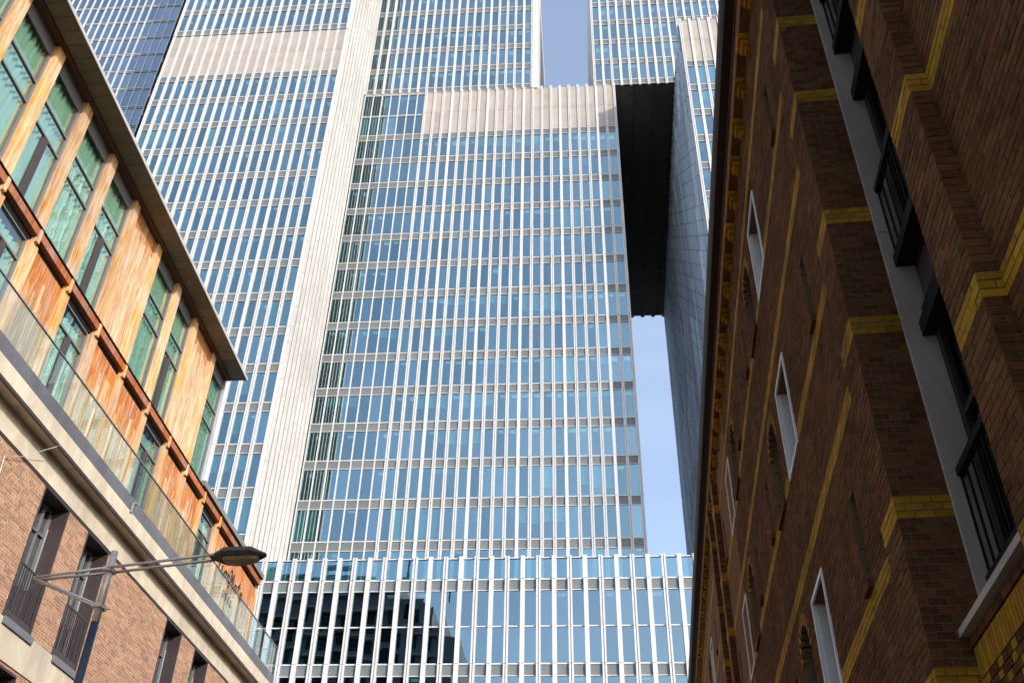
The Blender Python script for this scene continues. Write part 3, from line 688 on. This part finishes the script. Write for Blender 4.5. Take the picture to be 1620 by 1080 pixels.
# parapet, concrete ledge, lintel course
z_ = lambda q, be=10: Zl(q, be)
y = S(8.5, 10); n_ = 0
while y < END:
    e = min(END+.02, y+2.6); LB.part('parapet_panel', MB().box(X(10.4), X(10.0), y+.004, e-.004, z_(11.66), z_(11.97)), 'parapet')
    LB.part('ledge_block', MB().box(X(10.35), X(9.985), y+.003, e-.003, z_(11.345), z_(11.655)), 'concrete'); y += 2.6
LB.part('ledge_drip', MB().box(X(10.05), X(9.995), S(8.5, 10), END, z_(11.30), z_(11.343)), 'lining')
LB.part('terrace', MB().box(X(WD+6), X(10.4), S(8.5, 10), END, z_(11.7), z_(11.9)), 'roof')
WB = 10.33; zl = lambda q: Zl(q, WB)
y = S(8.5, 10)
while y < END:
    e = min(END, y+3.4); LB.part('lintel_block', MB().box(X(10.7), X(10.30), y+.003, e-.003, zl(10.53), z_(11.343)-.004), 'concrete'); y += 3.4
LB.part('lintel_shadow_strip', MB().box(X(10.6), X(10.315), S(8.5, 10), END-.01, zl(10.53)-.05, zl(10.53)-.004), 'lining')  # dark strip painted in as the shadow line below the lintel
LB.part('concrete_band', MB().box(X(10.7), X(10.31), S(8.5, 10), END, zl(7.38), zl(8.0)), 'concrete')
# glass balustrade on the ledge
y = END; LR = [LB, z_(11.97), z_(12.85)]
while y > S(8.5, 10):
    a = max(S(8.5, 10), y-1.62); p = LB.part('balustrade_pane', MB().box(X(10.03), X(10.03)+.02, a+.006, y-.006, z_(11.972), z_(12.83)), 'railglass')
    LB.part('rail_cap', MB().box(X(10.03)-.012, X(10.03)+.032, a, y, z_(12.83), z_(12.852)), 'greyframe', p); y = a
LB.part('balustrade_pane', MB().box(X(WD)+.1, X(10.04), END-.03, END-.01, z_(11.972), z_(12.83)), 'railglass')
LB.part('rail_cap', MB().box(X(WD)+.1, X(10.04), END-.035, END-.005, z_(12.83), z_(12.85)), 'greyframe')
# brick wall with its windows
BW = [(q, q+1.0) for q in (9.1, 10.95, 15.34, 17.19, 21.59, 23.53, 27.75)]
wins = [(S(a, WB), S(b, WB), zl(8.02), zl(10.53)-.05, 0) for a, b in BW]
wins2 = [(S(a, WB), S(b, WB), zl(4.8), zl(7.30), 0) for a, b in BW]
CL = .072; zb0 = zl(8.0)
def lwall(z0, z1, ws, nind):
    y0 = S(8.5, 10); nc = int((z1-z0)/CL)+1; body = MB(); bl = []
    ys = sorted({y0, END}|{q for w_ in ws for q in w_[:2]})
    for a, b in zip(ys[:-1], ys[1:]):
        if not any(w_[0] <= a+.01 and w_[1] >= b-.01 for w_ in ws): body.box(X(WB)-.45, X(WB)-.007, a+.004, b-.004, z0, z1)
    for ci in range(nc):
        za, zb = z0+ci*CL, min(z1, z0+(ci+1)*CL); st = y0-random.choice((0, .1, .2, .3))
        while st < END:
            L = .31 if R() < .72 else .15; st1 = st+L
            for p, q in solid(y0, END, (za+zb)/2, ws):
                a, b = max(st, p), min(st1, q)
                if b-a > .04 and zb-za > .03: bl.append((a, b, za, zb))
            st = st1
    LB.part('wall', body, 'mortarL')
    def area(t_):
        p = proj(AL, (X(WB), t_[0], t_[2])); q = proj(AL, (X(WB), t_[1], t_[3]))
        if not p or not q or not (0 < p[0] < 1620 and 0 < p[1] < 1080): return 0
        return abs(q[0]-p[0])+.001*(100-p[2])
    bl.sort(key=area, reverse=True); rest = MB(); cache = {}
    for i, (a, b, za, zb) in enumerate(bl):
        d = R()*.004
        if i < nind:
            k = (round(b-a, 2), round(zb-za, 3))
            if k not in cache: cache[k] = MB().box(-.08, 0, -k[0]/2+.007, k[0]/2-.007, -k[1]/2+.006, k[1]/2-.006).mesh('brick', 'brickL')
            LB.place('brick', cache[k], (X(WB)-d, (a+b)/2, (za+zb)/2))
        else: rest.jbox(X(WB)-.08, X(WB)-d, a+.007, b-.007, za+.006, zb-.006)
    LB.part('brickwork', rest, 'brickL', stuff=True)
lwall(zb0, zl(10.53)-.05, wins, 300)
lwall(zl(4.0), zl(7.38), wins2, 0)
LB.part('room_back', MB().box(X(12.0), X(11.9), S(8.5, 10), END, 2, zl(10.5)), 'interior')
LB.part('lower_wall', MB().box(X(10.7), X(WB)-.01, S(8.5, 10), END, 0, zl(4.0)), 'concrete')
LB.part('building_body', MB().box(X(16), X(12.05), S(8.5, 10), END-.05, 0, z_(11.6)), 'interior')
LB.part('building_body', MB().box(X(16), X(WD+2.25), S(7.4, WD), yU-.1, z_(11.95), ZE), 'interior')
for a, b, c, d, _ in wins+wins2:
    be = WB+.36; x = X(be)
    p = LB.part('window', MB().box(x-.02, x, a+.02, b-.02, c, d), 'glassL')
    li = MB(); li.box(x, X(WB)+.012, a-.001, a+.03, c, d); li.box(x, X(WB)+.012, b-.03, b+.001, c, d); li.box(x, X(WB)+.01, a+.03, b-.03, d-.03, d)
    LB.part('lining', li, 'lining', p)
    fr = MB(); fr.box(x, x+.06, a+.03, a+.10, c, d-.03); fr.box(x, x+.06, b-.10, b-.03, c, d-.03); fr.box(x, x+.06, a+.10, b-.10, d-.12, d-.03); fr.box(x, x+.05, b-.40, b-.35, c, d-.12); fr.box(x, x+.05, a+.10, b-.10, d-.75, d-.70)
    LB.part('frame', fr, 'greyframe', p)
    LB.part('frame_edge', MB().box(x+.06, x+.075, b-.05, b-.03, c, d-.5).box(x+.06, x+.075, a+.03, a+.045, c, d-.5), 'lightframe', p)
    LB.part('blind', MB().box(x-.14, x-.13, a+.12, b-.42, c, d-.35), 'curtainw', p)
    LB.part('sill', MB().box(x, X(WB)+.07, a+.03, b+.08, c-.16, c-.005), 'greyframe', p)
    rl = LB.part('railing', MB().box(X(WB)-.04, X(WB)-.005, a+.03, b-.03, zl(9.02)-(0 if c > zl(7.5) else zl(8.02)-zl(4.8))-.035, zl(9.02)-(0 if c > zl(7.5) else zl(8.02)-zl(4.8))), 'lining', p)
    zt_ = zl(9.02)-(0 if c > zl(7.5) else zl(8.02)-zl(4.8))
    LB.part('bottom_rail', MB().box(X(WB)-.05, X(WB)-.002, a+.03, b-.03, c+.02, c+.17), 'lining', p)
    n = 12
    for i in range(n):
        yy = a+.07+i*(b-a-.14)/(n-1); LB.part('bar', MB().box(X(WB)-.035, X(WB)-.01, yy-.012, yy+.012, c+.17, zt_-.035), 'lining', p)
# vent stub on the parapet
LB.part('vent_pipe', MB().tube((X(9.97), S(18.55, 10), z_(11.62)), (X(9.97), S(18.55, 10), z_(11.85)), .045).tube((X(9.97), S(18.55, 10), z_(11.85)), (X(9.93), S(18.55, 10)+.1, z_(11.87)), .045), 'greyframe', smooth=False)

# hanging cable on the brick
cb = MB(); P = [(9.99, 15.35, 11.35), (10.25, 14.75, 10.75), (10.28, 14.3, 10.5), (10.30, 14.4, 9.9), (10.31, 14.6, 9.0), (10.31, 14.8, 8.2)]
P = [Vector((X(a), S(b, 10), Zl(c, 10))) for a, b, c in P]
for a, b in zip(P[:-1], P[1:]): cb.tube(a, b, .008, n=6)
ct = Thing('cable', 'thin pale cable hanging from the concrete ledge down the brick wall', 'cable', AL, (P[-1].x, P[-1].y, P[-1].z))
ct.part('wire', cb, 'steel')

# lettering on the timber wall
SGX = -.01908*(S(25.3, WD)-21.4)
sg = Thing('wall_sign', 'black script lettering on the orange timber wall above the glass balustrade', 'sign', AL, (X(WD+.05)+SGX, S(25.3, WD), Zl(12.6, WD)))
sg.shear = (.01908, 21.4)
STR = {'t': [[(.45, 1.15), (.3, .25), (.45, .02), (.8, .02)], [(.1, .8), (.7, .85)]],
 'i': [[(.1, .62), (.3, .66), (.25, .1), (.45, .0), (.7, .05)], [(.33, .92), (.35, .97)]],
 'o': [[(.35, .68), (.1, .4), (.2, .03), (.5, .05), (.6, .4), (.35, .68), (.7, .6)]],
 'n': [[(.05, .65), (.2, .68), (.15, .0)], [(.17, .4), (.42, .7), (.58, .55), (.52, .1), (.75, .02)]],
 'M': [[(-.15, 1.05), (.0, 1.3), (.22, 1.2), (.2, .6), (.05, -.15), (-.15, -.2)], [(.22, 1.2), (.5, .45), (.85, 1.25), (.78, .4), (.85, .05), (1.05, .05)]],
 'a': [[(.55, .62), (.3, .68), (.08, .35), (.2, .03), (.45, .12), (.58, .62), (.55, .15), (.75, .02)]],
 'e': [[(.12, .36), (.5, .42), (.45, .66), (.2, .62), (.08, .3), (.25, .02), (.7, .06)]]}
def script(word, y, z, h, adv):
    for ch in word:
        b = MB()
        for st in STR[ch]:
            q = [Vector((X(WD+.05)+.02, y+p[0]*h*.95, z+p[1]*h)) for p in st]
            for a, c in zip(q[:-1], q[1:]): b.tube(a, c, .02, n=6)
        sg.part('letter', b, 'sign'); y += adv.get(ch, .82)*h
script('tionMate', S(24.0, WD), Zl(12.98, WD), .45, {'t': .80, 'i': .74, 'M': 1.15})
def block(word, y, z, h):
    for ch in word:
        b = MB(); w = h*.55; x0_, x1_ = X(WD+.05)+.008, X(WD+.05)+.03; t_ = h*.15
        if ch == 'O':
            n = 14
            for k in range(n):
                a0, a1 = 2*math.pi*k/n, 2*math.pi*(k+1)/n; b.tube((x0_+.01, y+w/2+w/2*math.cos(a0), z+h/2+h/2*math.sin(a0)), (x0_+.01, y+w/2+w/2*math.cos(a1), z+h/2+h/2*math.sin(a1)), t_/2, n=6)
        if ch == 'T': b.box(x0_, x1_, y, y+w, z+h-t_, z+h).box(x0_, x1_, y+w/2-t_/2, y+w/2+t_/2, z, z+h-t_)
        if ch in 'EL':
            b.box(x0_, x1_, y, y+t_, z, z+h).box(x0_, x1_, y+t_, y+w, z, z+t_)
            if ch == 'E': b.box(x0_, x1_, y+t_, y+w*.85, z+h/2-t_/2, z+h/2+t_/2).box(x0_, x1_, y+t_, y+w, z+h-t_, z+h)
        sg.part('letter', b, 'sign'); y += w*2.1
block('OTEL', S(24.75, WD), Zl(12.5, WD), .26)

# ------------------------------------------------------------------ street lamp
LS = 13.0
SL = Thing('street_lamp', 'slim street lamp with twin rod arm and dark flat head by the brick wall', 'street lamp', AL, (-7.06, LS))
SL.part('pole', MB().tube((-7.06, LS, .1), (-7.06, LS, 4.2), .085, .075, 20).tube((-7.06, LS, 4.2), (-7.06, LS, 6.9), .062, .056, 20), 'steelblue', smooth=True)
SL.part('pole_top', MB().tube((-7.06, LS, 6.9), (-7.06, LS, 7.98), .056, .05, 20), 'steel', smooth=True)
A0 = Vector((-8.16, LS, 7.575))
for k, dy in enumerate((-.085, .085)):
    SL.part('arm', MB().tube(A0+Vector((0, dy*.5, 0)), (-7.06, LS+dy, 7.69), .021).tube((-7.06, LS+dy, 7.69), (-5.5, LS+dy, 7.865), .021), 'steel', smooth=True)
    SL.part('brace', MB().tube(A0+Vector((.01, dy*.5, -.01)), (-7.06, LS+dy, 7.13), .018), 'steel', smooth=True)
SL.part('clamp', MB().box(-7.13, -6.99, LS-.10, LS+.10, 7.10, 7.16), 'steel'); SL.part('clamp', MB().box(-7.12, -7.0, LS-.10, LS+.10, 7.655, 7.715), 'steel')
SL.part('bolt', MB().tube((-7.0, LS-.02, 7.12), (-6.88, LS-.02, 7.08), .012), 'steel')
def ring(x, w, z0, z1, zm): return [(x, LS-w, zm), (x, LS-w*.8, z0), (x, LS+w*.8, z0), (x, LS+w, zm), (x, LS+w*.6, z1), (x, LS-w*.6, z1)]
hd = SL.part('lamp_head', MB().loft([ring(-5.57, .06, 7.84, 7.89, 7.865), ring(-5.36, .21, 7.80, 7.96, 7.86), ring(-4.98, .19, 7.82, 7.97, 7.88), ring(-4.76, .035, 7.865, 7.90, 7.88)]), 'lamp')
SL.part('lens', MB().loft([[(x, LS-w, 7.80+dz), (x, LS+w, 7.80+dz), (x, LS+w*.7, 7.77+dz), (x, LS-w*.7, 7.77+dz)] for x, w, dz in ((-5.36, .13, .005), (-5.22, .165, -.004), (-4.98, .15, .012), (-4.86, .07, .04))]), 'lens', hd)

# ------------------------------------------------------------------ dark block behind the camera, mirrored in the podium glass
t = Thing('apartment_block', 'dark stepped apartment block seen only mirrored in the podium glass', 'building', AT, (-50, -40))
def blk(u0, u1, h): t.part('wall', MB().box(u0, u1, -48, -30, 0, h), 'render')
blk(-80, -29, 69); blk(-28.99, -24, 64.5); blk(-23.99, -20.6, 59)
t.part('mast', MB().box(-29.5, -29.2, -31, -30.7, 69, 74).box(-22.6, -22.4, -31, -30.8, 64.5, 67), 'black')
for j in range(12):
    t.part('balcony', MB().box(-79, -29.6-(j % 3)*1.7, -30, -28.8, 33.6+j*3.3-.15, 33.6+j*3.3+.15), 'kerb')
    if j < 9: t.part('balcony', MB().box(-28.6, -24.4, -30, -29.2, 33.6+j*3.3-.15, 33.6+j*3.3+.1), 'kerb')
t.part('rooftop_room', MB().box(-60, -42, -44, -34, 69, 72), 'render'); t.part('rooftop_room', MB().box(-27.5, -25.5, -40, -33, 64.5, 66.5), 'render')
cache = MB().box(-1.1, 1.1, 0, .08, -1.2, 1.2).mesh('window', 'darkglass')
for i in range(16):
    for j in range(9):
        t.place('window', cache, (-77+i*3.3 if i < 15 else -26.5, -30.0, 36+j*3.3))

# tidy helper tags
for o in bpy.data.objects:
    if '_c' in o.keys(): del o['_c']
